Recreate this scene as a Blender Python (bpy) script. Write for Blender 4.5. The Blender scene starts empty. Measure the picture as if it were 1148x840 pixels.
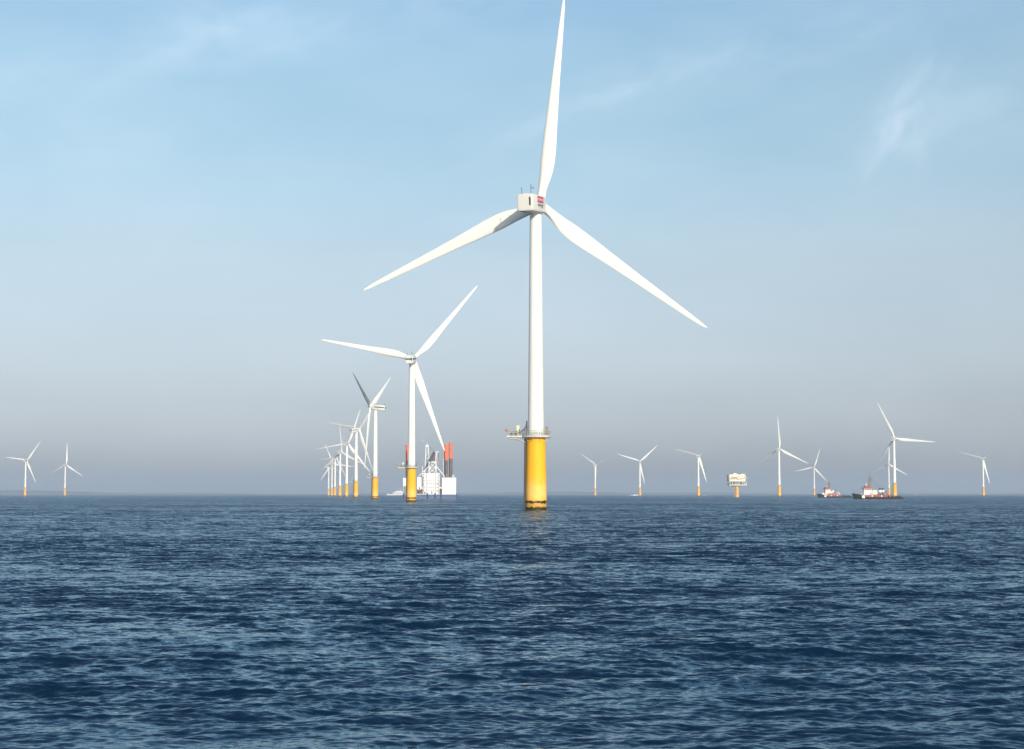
import bpy, bmesh, math, random
import numpy as np
from mathutils import Matrix, Vector, Euler
R_ = math.radians
rnd = random.Random(7)
S = bpy.context.scene
COL = S.collection

# ------------------------------------------------------------------ camera
CAM_H = 4.0
cam = bpy.data.cameras.new('camera'); co = bpy.data.objects.new('camera', cam); COL.objects.link(co)
cam.sensor_fit = 'HORIZONTAL'; cam.sensor_width = 36.0; cam.lens = 58.0
cam.clip_start = 0.5; cam.clip_end = 60000
co.location = (0, 0, CAM_H); co.rotation_euler = (R_(90 + 4.158), 0, 0)
S.camera = co

# ------------------------------------------------------------------ light and sky
SUN_AZ = 20.5      # degrees to the right of straight behind the camera
SUN_EL = 19.0
SKY_STRENGTH = 0.144
SUN_STRENGTH = 3.9
EXPOSURE = 0.15
HAZE_DENSITY = 0.000095
HAZE_COLOR = (0.56, 0.66, 0.82)
S.view_settings.view_transform = 'Standard'; S.view_settings.look = 'None'
S.view_settings.exposure = EXPOSURE; S.view_settings.gamma = 1.0
S.view_settings.use_curve_mapping = False
S.render.engine = 'CYCLES'
S.cycles.use_denoising = True
try:
    S.cycles.denoiser = 'OPENIMAGEDENOISE'
except Exception:
    pass
S.cycles.max_bounces = 6; S.cycles.volume_bounces = 1
S.cycles.diffuse_bounces = 3; S.cycles.glossy_bounces = 3

az, el = R_(SUN_AZ), R_(SUN_EL)
sun_dir = Vector((math.sin(az) * math.cos(el), -math.cos(az) * math.cos(el), math.sin(el)))
sl = bpy.data.lights.new('sun', 'SUN'); so = bpy.data.objects.new('sun', sl); COL.objects.link(so)
sl.energy = SUN_STRENGTH; sl.angle = R_(0.53); sl.color = (1.0, 0.90, 0.74)
so.location = (40, -60, 60)
so.rotation_euler = (-sun_dir).to_track_quat('-Z', 'Y').to_euler()

W = bpy.data.worlds.new('World'); S.world = W; W.use_nodes = True


def nd(nt, kind, **kw):
    n = nt.nodes.new(kind)
    for k, v in kw.items():
        if k == 'inp':
            for kk, vv in v.items():
                n.inputs[kk].default_value = vv
        else:
            setattr(n, k, v)
    return n


def math_node(nt, op, a, b=None, c=None, clamp=False):
    n = nt.nodes.new('ShaderNodeMath'); n.operation = op; n.use_clamp = clamp
    for i, v in enumerate((a, b, c)):
        if v is None:
            continue
        if isinstance(v, (int, float)):
            n.inputs[i].default_value = v
        else:
            nt.links.new(v, n.inputs[i])
    return n.outputs[0]


def mixc(nt, fac, a, b, blend='MIX'):
    n = nt.nodes.new('ShaderNodeMix'); n.data_type = 'RGBA'; n.blend_type = blend
    for sock, v in ((n.inputs[0], fac), (n.inputs[6], a), (n.inputs[7], b)):
        if isinstance(v, (int, float)):
            sock.default_value = v
        elif isinstance(v, tuple):
            sock.default_value = v if len(v) == 4 else v + (1,)
        else:
            nt.links.new(v, sock)
    return n.outputs[2]


def build_world():
    nt = W.node_tree
    for n in list(nt.nodes):
        nt.nodes.remove(n)
    L = nt.links.new
    sky = nd(nt, 'ShaderNodeTexSky'); sky.sky_type = 'NISHITA'; sky.sun_disc = False
    sky.sun_elevation = el
    sky.sun_rotation = math.pi - az          # clockwise from +Y: behind and to the right
    sky.altitude = 0; sky.air_density = 1.0; sky.dust_density = 1.2; sky.ozone_density = 1.4
    tc = nd(nt, 'ShaderNodeTexCoord')
    sep = nd(nt, 'ShaderNodeSeparateXYZ'); L(tc.outputs['Generated'], sep.inputs[0])
    X, Y, Z = sep.outputs
    # the sky below the horizon repeats the sky just above it
    zc = math_node(nt, 'MAXIMUM', Z, 0.004)
    cmb = nd(nt, 'ShaderNodeCombineXYZ'); L(X, cmb.inputs[0]); L(Y, cmb.inputs[1]); L(zc, cmb.inputs[2])
    L(cmb.outputs[0], sky.inputs['Vector'])
    # elevation tint: grey-blue murk low down, clear blue above
    ramp = nd(nt, 'ShaderNodeValToRGB'); L(math_node(nt, 'ABSOLUTE', Z), ramp.inputs[0])
    cr = ramp.color_ramp
    stops = SKY_STOPS
    while len(cr.elements) < len(stops):
        cr.elements.new(0.5)
    for e, (p, c) in zip(cr.elements, stops):
        e.position = p; e.color = c + (1,)
    col = mixc(nt, 1.0, sky.outputs[0], ramp.outputs[0], 'MULTIPLY')
    # thin cirrus wisps high up
    yy = math_node(nt, 'MAXIMUM', Y, 0.05)
    u = math_node(nt, 'DIVIDE', X, yy); v = math_node(nt, 'DIVIDE', Z, yy)
    uv = nd(nt, 'ShaderNodeCombineXYZ'); L(u, uv.inputs[0]); L(v, uv.inputs[1])
    total = None
    #        centre u, v, half length, half width, angle, strength, streak scale
    for (cu, cv, la, wb, ang, st, sc) in (
            (0.240, 0.235, .036, .012, 56, .30, 30),
            (0.249, 0.222, .022, .010, 80, .16, 22),
            (0.275, 0.235, .05, .02, 20, .10, 22),
            (0.040, 0.238, .070, .011, 24, .11, 28),
            (0.100, 0.262, .060, .014, 18, .12, 22),
            (-0.185, 0.290, .060, .018, 165, .12, 26),
            (-0.090, 0.296, .120, .02, 8, .12, 24),
            (-0.230, 0.270, .090, .026, 12, .12, 18),
            (0.170, 0.275, .090, .020, 14, .12, 20),
            (-0.26, 0.215, .10, .03, 172, .08, 16),
            (0.02, 0.17, .20, .03, 3, .06, 12)):
        a = R_(ang); ca, sa = math.cos(a), math.sin(a)
        du = math_node(nt, 'SUBTRACT', u, cu); dv = math_node(nt, 'SUBTRACT', v, cv)
        p = math_node(nt, 'ADD', math_node(nt, 'MULTIPLY', du, ca), math_node(nt, 'MULTIPLY', dv, sa))
        q = math_node(nt, 'SUBTRACT', math_node(nt, 'MULTIPLY', dv, ca), math_node(nt, 'MULTIPLY', du, sa))
        pn = math_node(nt, 'DIVIDE', p, la); qn = math_node(nt, 'DIVIDE', q, wb)
        r2 = math_node(nt, 'ADD', math_node(nt, 'MULTIPLY', pn, pn), math_node(nt, 'MULTIPLY', qn, qn))
        g = math_node(nt, 'EXPONENT', math_node(nt, 'MULTIPLY', r2, -1.0))
        cc = nd(nt, 'ShaderNodeCombineXYZ')
        L(math_node(nt, 'MULTIPLY', p, sc), cc.inputs[0]); L(math_node(nt, 'MULTIPLY', q, sc * 2.2), cc.inputs[1])
        cc.inputs[2].default_value = cu * 31
        nz = nd(nt, 'ShaderNodeTexNoise', inp={'Scale': 1.0, 'Detail': 4.0, 'Roughness': .5, 'Distortion': .35})
        L(cc.outputs[0], nz.inputs['Vector'])
        m = nd(nt, 'ShaderNodeMapRange', interpolation_type='SMOOTHSTEP')
        m.inputs[1].default_value = .22; m.inputs[2].default_value = .80
        L(nz.outputs[0], m.inputs[0])
        w = math_node(nt, 'MULTIPLY', math_node(nt, 'MULTIPLY', g, m.outputs[0]), st)
        total = w if total is None else math_node(nt, 'ADD', total, w)
    # very soft large-scale veil
    mp = nd(nt, 'ShaderNodeMapping'); mp.inputs['Scale'].default_value = (5, 14, 1); L(uv.outputs[0], mp.inputs[0])
    veil = nd(nt, 'ShaderNodeTexNoise', inp={'Scale': 1.0, 'Detail': 4.0, 'Roughness': .5})
    L(mp.outputs[0], veil.inputs['Vector'])
    vm = nd(nt, 'ShaderNodeMapRange'); vm.inputs[1].default_value = .35; vm.inputs[2].default_value = .75
    vm.inputs[4].default_value = .10; L(veil.outputs[0], vm.inputs[0])
    total = math_node(nt, 'ADD', total, vm.outputs[0])
    total = math_node(nt, 'MINIMUM', total, .8)
    ysel = math_node(nt, 'GREATER_THAN', Y, 0.1)
    total = math_node(nt, 'MULTIPLY', total, ysel)
    col = mixc(nt, total, col, CLOUD_COL)
    bg = nd(nt, 'ShaderNodeBackground'); bg.inputs[1].default_value = SKY_STRENGTH
    L(col, bg.inputs[0])
    out = nd(nt, 'ShaderNodeOutputWorld'); L(bg.outputs[0], out.inputs[0])


SKY_STOPS = [(p, tuple(v / 1.2 for v in c)) for p, c in (
    (0.0051, (0.670, 0.775, 1.140)), (0.0132, (0.665, 0.750, 1.115)), (0.0294, (0.690, 0.740, 1.100)),
    (0.0564, (0.735, 0.722, 0.940)), (0.0832, (0.865, 0.808, 0.930)), (0.1363, (1.015, 0.915, 0.905)),
    (0.1882, (1.015, 1.020, 0.970)), (0.2386, (1.067, 1.120, 1.031)), (0.2823, (1.057, 1.167, 1.114)))]
CLOUD_COL = (7.0, 7.6, 8.2)
build_world()


# ------------------------------------------------------------------ helpers
def tag(o, label=None, cat=None, group=None, kind=None):
    if label: o['label'] = label
    if cat: o['category'] = cat
    if group: o['group'] = group
    if kind: o['kind'] = kind
    return o


def empty(name, loc=(0, 0, 0), rz=0.0):
    o = bpy.data.objects.new(name, None); COL.objects.link(o)
    o.location = loc; o.rotation_euler = (0, 0, rz); o.empty_display_size = 2
    return o


class MB:
    def __init__(s):
        s.v = []; s.f = []; s.sm = []

    def add(s, vs, fs, smooth=False):
        b = len(s.v); s.v += [tuple(p) for p in vs]
        s.f += [tuple(i + b for i in f) for f in fs]; s.sm += [smooth] * len(fs)
        return s

    def box(s, x0, x1, y0, y1, z0, z1, M=None):
        vs = [(x, y, z) for z in (z0, z1) for y in (y0, y1) for x in (x0, x1)]
        if M is not None: vs = [M @ Vector(p) for p in vs]
        return s.add(vs, [(0, 2, 3, 1), (4, 5, 7, 6), (0, 1, 5, 4), (2, 6, 7, 3), (0, 4, 6, 2), (1, 3, 7, 5)])

    def tube(s, a, b, r0, r1=None, n=8, caps=True):
        a, b = Vector(a), Vector(b); r1 = r0 if r1 is None else r1
        d = (b - a).normalized(); x = d.orthogonal().normalized(); y = d.cross(x)
        vs = []
        for c, r in ((a, r0), (b, r1)):
            for i in range(n):
                t = 2 * math.pi * i / n
                vs.append(c + x * (r * math.cos(t)) + y * (r * math.sin(t)))
        s.add(vs, [(i, (i + 1) % n, n + (i + 1) % n, n + i) for i in range(n)], n > 6)
        if caps:
            s.add(vs[:n], [tuple(reversed(range(n)))]); s.add(vs[n:], [tuple(range(n))])
        return s

    def path(s, pts, r, n=6):
        for p, q in zip(pts, pts[1:]): s.tube(p, q, r, n=n)
        return s

    def loft(s, rings, smooth=True, cap0=True, cap1=True):
        n = len(rings[0]); vs = [p for r in rings for p in r]; fs = []
        for k in range(len(rings) - 1):
            for i in range(n):
                j = (i + 1) % n
                fs.append((k * n + i, k * n + j, (k + 1) * n + j, (k + 1) * n + i))
        s.add(vs, fs, smooth)
        if cap0: s.add(rings[0], [tuple(reversed(range(n)))])
        if cap1: s.add(rings[-1], [tuple(range(n))])
        return s

    def lathe(s, prof, n=32, smooth=True, c=(0, 0), caps=True):
        rings = [[(c[0] + r * math.cos(2 * math.pi * i / n), c[1] + r * math.sin(2 * math.pi * i / n), z)
                  for i in range(n)] for r, z in prof]
        return s.loft(rings, smooth, caps, caps)

    def build(s, name, mat, parent=None, bevel=0.0, loc=None):
        me = bpy.data.meshes.new(name)
        me.from_pydata(s.v, [], s.f); me.update()
        me.polygons.foreach_set('use_smooth', s.sm)
        bm = bmesh.new(); bm.from_mesh(me)
        bmesh.ops.recalc_face_normals(bm, faces=bm.faces)
        if bevel:
            bmesh.ops.bevel(bm, geom=list(bm.edges), offset=bevel, segments=2, affect='EDGES', clamp_overlap=True)
        bm.to_mesh(me); bm.free()
        me.materials.append(mat)
        o = bpy.data.objects.new(name, me); COL.objects.link(o)
        if parent: o.parent = parent
        if loc: o.location = loc
        return o


# ------------------------------------------------------------------ materials
def mat(name, color, rough=.5, var=.06, scale=.4, metal=0.0, stretch=(1, 1, 1), spec=.5):
    m = bpy.data.materials.new(name); m.use_nodes = True
    nt = m.node_tree; b = nt.nodes['Principled BSDF']
    tc = nd(nt, 'ShaderNodeTexCoord')
    mp = nd(nt, 'ShaderNodeMapping'); mp.inputs['Scale'].default_value = stretch
    nt.links.new(tc.outputs['Object'], mp.inputs[0])
    nz = nd(nt, 'ShaderNodeTexNoise', inp={'Scale': scale, 'Detail': 5.0, 'Roughness': .6})
    nt.links.new(mp.outputs[0], nz.inputs['Vector'])
    dark = tuple(c * (1 - var * 2.2) for c in color); lite = tuple(min(1, c * (1 + var)) for c in color)
    mr = nd(nt, 'ShaderNodeMapRange'); mr.inputs[1].default_value = .3; mr.inputs[2].default_value = .7
    nt.links.new(nz.outputs[0], mr.inputs[0])
    c = mixc(nt, mr.outputs[0], dark, lite)
    nt.links.new(c, b.inputs['Base Color'])
    b.inputs['Roughness'].default_value = rough; b.inputs['Metallic'].default_value = metal
    b.inputs['Specular IOR Level'].default_value = spec
    return m


M = {}
M['white'] = mat('turbine_white_paint', (.80, .79, .755), .42, .025, .25, stretch=(1, 1, .15))
M['blade'] = mat('blade_white_gelcoat', (.81, .80, .765), .38, .02, .3, stretch=(1, 1, .2))
M['nacelle'] = mat('nacelle_light_grey_paint', (.64, .635, .60), .45, .03, .5)
M['ship_white'] = mat('ship_white_paint', (.80, .80, .79), .45, .04, .3)
M['grey'] = mat('galvanised_steel', (.40, .41, .41), .5, .1, 1.2, .3)
M['dark'] = mat('dark_steel', (.055, .055, .065), .55, .15, 1.0)
M['vent'] = mat('vent_dark', (.03, .03, .03), .7, .1, 2)
M['stripe'] = mat('navy_stripe_paint', (.035, .04, .09), .45, .05, 1)
M['red'] = mat('logo_red_paint', (.50, .03, .10), .45, .05, 1)
M['logo_white'] = mat('logo_white_paint', (.72, .60, .62), .45, .03, 1)
M['black'] = mat('lettering_black', (.035, .035, .04), .5, .05, 1)
M['cream'] = mat('cabinet_cream', (.70, .62, .40), .5, .08, 1)
M['rust'] = mat('rust_grey', (.13, .09, .07), .65, .3, .8)
M['brown'] = mat('rusty_brown', (.30, .17, .07), .6, .2, 1)
M['orange_lamp'] = mat('orange_plastic', (.55, .16, .04), .5, .05, 1)
M['deck'] = mat('platform_grating', (.52, .52, .47), .6, .1, 1)
M['hull_blue'] = mat('hull_blue', (.065, .115, .25), .5, .12, .3, stretch=(1, 1, .3))
M['navy'] = mat('fender_navy', (.012, .025, .10), .6, .1, .5)
M['crane_grey'] = mat('crane_grey', (.12, .12, .15), .6, .15, .6)
M['hull_black'] = mat('hull_black', (.016, .017, .02), .55, .15, .5)
M['tug_red'] = mat('tug_red', (.36, .06, .04), .55, .25, .6)
M['tug_cream'] = mat('tug_cream', (.78, .72, .55), .5, .05, .5)
M['mast_brown'] = mat('mast_ochre', (.28, .19, .08), .6, .1, .6)
M['window'] = mat('dark_window_glass', (.05, .06, .07), .15, .05, 1)
M['oss'] = mat('substation_cream', (.72, .65, .50), .5, .05, .2)
M['oss_yellow'] = mat('substation_ochre', (.70, .40, .11), .55, .08, .2)
M['oss_grey'] = mat('substation_grey', (.27, .26, .23), .6, .1, .5)
M['gull'] = mat('gull_white', (.8, .8, .8), .7, .05, 3)
M['coast'] = mat('far_coast', (.045, .065, .065), .9, .2, .002)


def leg_material():
    m = mat('jack_leg', (.135, .115, .105), .6, .2, .4)
    nt = m.node_tree; b = nt.nodes['Principled BSDF']
    src = b.inputs['Base Color'].links[0].from_socket
    tc = nd(nt, 'ShaderNodeTexCoord'); sp = nd(nt, 'ShaderNodeSeparateXYZ'); nt.links.new(tc.outputs['Object'], sp.inputs[0])
    g = math_node(nt, 'GREATER_THAN', sp.outputs[2], 36.2)
    nt.links.new(mixc(nt, g, src, (.88, .15, .05)), b.inputs['Base Color'])
    return m


M['leg'] = leg_material()


def funnel_material():
    m = mat('funnel_bands', (.02, .02, .024), .5, .1, .4)
    nt = m.node_tree; b = nt.nodes['Principled BSDF']
    src = b.inputs['Base Color'].links[0].from_socket
    tc = nd(nt, 'ShaderNodeTexCoord'); sp = nd(nt, 'ShaderNodeSeparateXYZ'); nt.links.new(tc.outputs['Object'], sp.inputs[0])
    g = math_node(nt, 'MULTIPLY', math_node(nt, 'GREATER_THAN', sp.outputs[2], 5.8), math_node(nt, 'LESS_THAN', sp.outputs[2], 8.0))
    nt.links.new(mixc(nt, g, src, (.8, .8, .78)), b.inputs['Base Color'])
    return m


M['funnel'] = funnel_material()


def foundation_material():
    """yellow paint with salt-bleached splash zone and a ragged dark band of weed at the waterline"""
    m = bpy.data.materials.new('foundation_yellow'); m.use_nodes = True
    nt = m.node_tree; b = nt.nodes['Principled BSDF']; L = nt.links.new
    tc = nd(nt, 'ShaderNodeTexCoord'); sp = nd(nt, 'ShaderNodeSeparateXYZ'); L(tc.outputs['Object'], sp.inputs[0])
    z = sp.outputs[2]
    mp = nd(nt, 'ShaderNodeMapping'); mp.inputs['Scale'].default_value = (1, 1, .22); L(tc.outputs['Object'], mp.inputs[0])
    n1 = nd(nt, 'ShaderNodeTexNoise', inp={'Scale': .9, 'Detail': 6., 'Roughness': .6}); L(mp.outputs[0], n1.inputs['Vector'])
    base = mixc(nt, n1.outputs[0], (.82, .375, .006), (.92, .455, .012))
    # bleached patch
    n2 = nd(nt, 'ShaderNodeTexNoise', inp={'Scale': .45, 'Detail': 4., 'Roughness': .55}); L(tc.outputs['Object'], n2.inputs['Vector'])
    zz = math_node(nt, 'ADD', z, math_node(nt, 'MULTIPLY', math_node(nt, 'SUBTRACT', n2.outputs[0], .5), 5.0))
    d = math_node(nt, 'DIVIDE', math_node(nt, 'SUBTRACT', zz, 4.4), 2.6)
    g = math_node(nt, 'EXPONENT', math_node(nt, 'MULTIPLY', math_node(nt, 'MULTIPLY', d, d), -1.0))
    base = mixc(nt, math_node(nt, 'MULTIPLY', g, .62), base, (.80, .56, .20))
    # weed
    n3 = nd(nt, 'ShaderNodeTexNoise', inp={'Scale': 1.6, 'Detail': 7., 'Roughness': .7}); L(tc.outputs['Object'], n3.inputs['Vector'])
    nn = math_node(nt, 'MULTIPLY', math_node(nt, 'SUBTRACT', n3.outputs[0], .5), 2.2)
    d1 = math_node(nt, 'ABSOLUTE', math_node(nt, 'SUBTRACT', math_node(nt, 'ADD', z, nn), 2.05))
    up = nd(nt, 'ShaderNodeMapRange'); up.inputs[1].default_value = .25; up.inputs[2].default_value = .5
    up.inputs[3].default_value = 1; up.inputs[4].default_value = 0; L(d1, up.inputs[0])
    lo = nd(nt, 'ShaderNodeMapRange'); lo.inputs[1].default_value = .65; lo.inputs[2].default_value = 1.0
    lo.inputs[3].default_value = 1; lo.inputs[4].default_value = 0; L(math_node(nt, 'ADD', z, nn), lo.inputs[0])
    n4 = nd(nt, 'ShaderNodeTexNoise', inp={'Scale': .8, 'Detail': 3.}); L(tc.outputs['Object'], n4.inputs['Vector'])
    wd = math_node(nt, 'MAXIMUM', up.outputs[0], lo.outputs[0])
    mid = nd(nt, 'ShaderNodeMapRange'); mid.inputs[1].default_value = 1.7; mid.inputs[2].default_value = 2.3
    mid.inputs[3].default_value = .35; mid.inputs[4].default_value = 0; L(z, mid.inputs[0])
    wd = math_node(nt, 'MAXIMUM', wd, mid.outputs[0], clamp=True)
    base = mixc(nt, wd, base, (.016, .019, .010))
    L(base, b.inputs['Base Color']); b.inputs['Roughness'].default_value = .6; b.inputs['Specular IOR Level'].default_value = .3
    return m


M['yellow'] = foundation_material()

# ------------------------------------------------------------------ the sea
def sea_material():
    m = bpy.data.materials.new('sea_water'); m.use_nodes = True
    nt = m.node_tree; b = nt.nodes['Principled BSDF']; L = nt.links.new
    nt.nodes.remove(b)
    body = nd(nt, 'ShaderNodeBsdfDiffuse'); body.inputs['Color'].default_value = (.0012, .0155, .042, 1)
    gl = nd(nt, 'ShaderNodeBsdfGlossy'); gl.inputs['Color'].default_value = (.74, .885, .975, 1); gl.inputs['Roughness'].default_value = .10
    fr = nd(nt, 'ShaderNodeFresnel'); fr.inputs['IOR'].default_value = 1.333
    mx = nd(nt, 'ShaderNodeMixShader'); L(fr.outputs[0], mx.inputs[0]); L(body.outputs[0], mx.inputs[1]); L(gl.outputs[0], mx.inputs[2])
    L(mx.outputs[0], nt.nodes['Material Output'].inputs['Surface'])
    geo = nd(nt, 'ShaderNodeNewGeometry')
    at = nd(nt, 'ShaderNodeAttribute'); at.attribute_name = 'micro'
    slope = None
    for sc, w, st, det in ((7.0, .6, (.7, 1.3, 1), 2.), (2.4, .7, (.7, 1.3, 1), 3.), (.8, .55, (.7, 1.3, 1), 3.), (.16, .32, (.5, 1.4, 1), 3.), (.03, .16, (.35, 1.2, 1), 2.)):
        mp = nd(nt, 'ShaderNodeMapping'); mp.inputs['Scale'].default_value = st; L(geo.outputs['Position'], mp.inputs[0])
        n = nd(nt, 'ShaderNodeTexNoise', inp={'Scale': sc, 'Detail': det, 'Roughness': .55}); L(mp.outputs[0], n.inputs['Vector'])
        v = nd(nt, 'ShaderNodeVectorMath', operation='SUBTRACT'); L(n.outputs['Color'], v.inputs[0]); v.inputs[1].default_value = (.5, .5, .5)
        s = nd(nt, 'ShaderNodeVectorMath', operation='SCALE'); L(v.outputs[0], s.inputs[0]); s.inputs['Scale'].default_value = w
        if slope is None:
            slope = s.outputs[0]
        else:
            a = nd(nt, 'ShaderNodeVectorMath', operation='ADD'); L(slope, a.inputs[0]); L(s.outputs[0], a.inputs[1]); slope = a.outputs[0]
    sc = nd(nt, 'ShaderNodeVectorMath', operation='SCALE'); L(slope, sc.inputs[0]); L(at.outputs['Fac'], sc.inputs['Scale'])
    fl = nd(nt, 'ShaderNodeVectorMath', operation='MULTIPLY'); L(sc.outputs[0], fl.inputs[0]); fl.inputs[1].default_value = (1, 1.3, 0)
    # unresolved chop far out: wind waves lean towards the viewer's side, in patches (gusts)
    gp = nd(nt, 'ShaderNodeMapping'); gp.inputs['Scale'].default_value = (.006, .012, 1); L(geo.outputs['Position'], gp.inputs[0])
    gn = nd(nt, 'ShaderNodeTexNoise', inp={'Scale': 1.0, 'Detail': 4., 'Roughness': .6}); L(gp.outputs[0], gn.inputs['Vector'])
    gm = nd(nt, 'ShaderNodeMapRange'); gm.inputs[1].default_value = .3; gm.inputs[2].default_value = .7
    gm.inputs[3].default_value = -.14; gm.inputs[4].default_value = -.36; L(gn.outputs[0], gm.inputs[0])
    far = math_node(nt, 'MAXIMUM', math_node(nt, 'SUBTRACT', at.outputs['Fac'], MICRO_NEAR), 0.0)
    bv = nd(nt, 'ShaderNodeCombineXYZ'); L(math_node(nt, 'MULTIPLY', far, gm.outputs[0]), bv.inputs[1])
    b2 = nd(nt, 'ShaderNodeVectorMath', operation='ADD'); L(fl.outputs[0], b2.inputs[0]); L(bv.outputs[0], b2.inputs[1])
    ad = nd(nt, 'ShaderNodeVectorMath', operation='ADD'); L(geo.outputs['Normal'], ad.inputs[0]); L(b2.outputs[0], ad.inputs[1])
    nm = nd(nt, 'ShaderNodeVectorMath', operation='NORMALIZE'); L(ad.outputs[0], nm.inputs[0])
    for q in (fr, gl): L(nm.outputs[0], q.inputs['Normal'])
    return m


def build_sea():
    rs = np.random.RandomState(11)
    # rows
    rows = [5.0]
    while rows[-1] < 19400:
        d = rows[-1]
        rows.append(d + min(max(min(.28 * d * d / (1650 * CAM_H), .0026 * d if d < 2600 else 500), .045), 500.0))
    rows = np.array(rows)
    ds = np.gradient(rows)
    inner = np.radians(np.linspace(-20, 20, 800))
    mid = np.radians(np.linspace(20, 40, 90))[1:]
    outer = np.radians(np.linspace(40, 180, 60))[1:-1]
    ang = np.concatenate([-outer[::-1], -mid[::-1], inner, mid, outer, [math.pi]])
    nA, nR = len(ang), len(rows)
    A, D = np.meshgrid(ang, rows)
    x = D * np.sin(A); y = D * np.cos(A)
    z = np.zeros_like(x); dx = np.zeros_like(x); dy = np.zeros_like(x)
    fade = np.clip((math.radians(60) - np.abs(ang)) / math.radians(22), 0, 1)[None, :]
    N = 190
    lam = np.exp(np.linspace(math.log(.15), math.log(9.5), N) + rs.uniform(-.02, .02, N))
    cen = math.radians(-90 + 14)            # travelling towards the viewer, slightly across
    theta = cen + rs.normal(0, 1, N) * np.radians(np.interp(np.log(lam), [math.log(.15), math.log(9.5)], [42, 20]))
    sl_ = np.interp(np.log(lam), np.log([.15, .4, 1.0, 2.2, 4.5, 9.5]), SEA_SLOPES) * rs.uniform(.5, 1.4, N)
    ph = rs.uniform(0, 2 * math.pi, N)
    full = np.zeros(nR); got = np.zeros(nR)
    # groups: slow gain variation over the surface so that chop comes in patches
    gust = np.zeros_like(x)
    for j in range(14):
        gl_ = math.exp(rs.uniform(math.log(7), math.log(90))); ga = rs.uniform(0, math.pi)
        gust += np.cos(2 * math.pi / gl_ * (math.cos(ga) * x * .55 + math.sin(ga) * y) + rs.uniform(0, 6.28))
    gust = np.clip(1 + .075 * gust, .5, 1.5)
    for i in range(N):
        w = np.clip((lam[i] / ds - 2.2) / 2.0, 0, 1)
        full += sl_[i] ** 2; got += (sl_[i] * w) ** 2
        last = np.nonzero(w > 0)[0]
        if len(last) == 0: continue
        e = last[-1] + 1
        k = 2 * math.pi / lam[i]; a = sl_[i] / k
        cx, cy = math.cos(theta[i]), math.sin(theta[i])
        p = k * (cx * x[:e] + cy * y[:e]) + ph[i]
        ww = (w[:e, None] * fade) * (gust[:e] if lam[i] < 3.2 else 1.0)
        z[:e] += a * ww * np.cos(p)
        sn = np.sin(p) * ww * a * (.9 if lam[i] > 1.0 else .5)
        dx[:e] -= cx * sn; dy[:e] -= cy * sn
    micro = np.sqrt(np.clip(full - got, 0, None) / full[0])
    micro = MICRO_NEAR + MICRO_FAR * micro
    x += dx; y += dy
    nv = nR * nA
    co_ = np.empty((nv + 1, 3), np.float32)
    co_[:nv, 0] = x.ravel(); co_[:nv, 1] = y.ravel(); co_[:nv, 2] = z.ravel(); co_[nv] = (0, 0, 0)
    r = np.arange(nR - 1)[:, None] * nA; c = np.arange(nA)[None, :]; c2 = (c + 1) % nA
    q = np.stack([r + c, r + nA + c, r + nA + c2, r + c2], -1).reshape(-1, 4)
    q = q[:, ::-1]
    tri = np.stack([np.arange(nA), (np.arange(nA) + 1) % nA, np.full(nA, nv)], -1)[:, ::-1]
    me = bpy.data.meshes.new('sea')
    me.vertices.add(nv + 1); me.vertices.foreach_set('co', co_.ravel())
    nl = q.size + tri.size
    me.loops.add(nl); me.loops.foreach_set('vertex_index', np.concatenate([q.ravel(), tri.ravel()]).astype(np.int32))
    npoly = len(q) + len(tri)
    me.polygons.add(npoly)
    st = np.concatenate([np.arange(len(q)) * 4, q.size + np.arange(len(tri)) * 3]).astype(np.int32)
    me.polygons.foreach_set('loop_start', st)
    me.polygons.foreach_set('use_smooth', np.ones(npoly, bool))
    me.update(calc_edges=True)
    at = me.attributes.new('micro', 'FLOAT', 'POINT')
    mv = np.empty(nv + 1, np.float32); mv[:nv] = np.repeat(micro, nA); mv[nv] = micro[0]
    at.data.foreach_set('value', mv)
    me.materials.append(sea_material())
    o = bpy.data.objects.new('sea', me); COL.objects.link(o)
    tag(o, 'dark blue choppy sea reaching to the horizon', 'sea', kind='structure')
    nz_ = me.polygons[10].normal.z
    if nz_ < 0:
        me.flip_normals()
    return o


SEA_SLOPES = [.025, .021, .0170, .0140, .0102, .0075]
MICRO_NEAR, MICRO_FAR = .55, .8
build_sea()


def build_coast():
    rs = np.random.RandomState(5)
    top, bot = [], []
    n = 320
    mb = MB(); rings = []
    for i in range(n):
        t = -1 + 2 * i / (n - 1)
        x = t * 7800
        h = 17 + 7 * math.sin(t * 9 + 1) + 4 * math.sin(t * 31) + rs.uniform(-3, 3)
        h *= 1.0 + .55 * math.exp(-((t + .58) / .16) ** 2)
        h = max(5, h)
        y = 14200 + 500 * math.cos(t * 2)
        rings.append([(x, y - 60, -.5), (x, y, h * .7), (x, y + 160, h), (x, y + 900, h * .9), (x, y + 1000, -.5)])
    mb.loft(rings, True)
    o = mb.build('coast_hills', M['coast'])
    tag(o, 'faint low coast in the haze along the horizon', 'coast', kind='structure')


build_coast()


# ------------------------------------------------------------------ wind turbine parts
HUB_H = 80.0
PLAT = 19.2
OVERHANG = 5.0
BLADE_R = 55
TILT = R_(5)


def rrect(w, h, r, y, cz=0.0, n=5):
    pts = []
    for (sx, sz, a0) in ((1, 1, 0), (-1, 1, 90), (-1, -1, 180), (1, -1, 270)):
        for k in range(n):
            a = R_(a0 + 90 * k / (n - 1))
            pts.append((sx * (w / 2 - r) + r * math.cos(a), y, cz + sz * (h / 2 - r) + r * math.sin(a)))
    return pts


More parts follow.
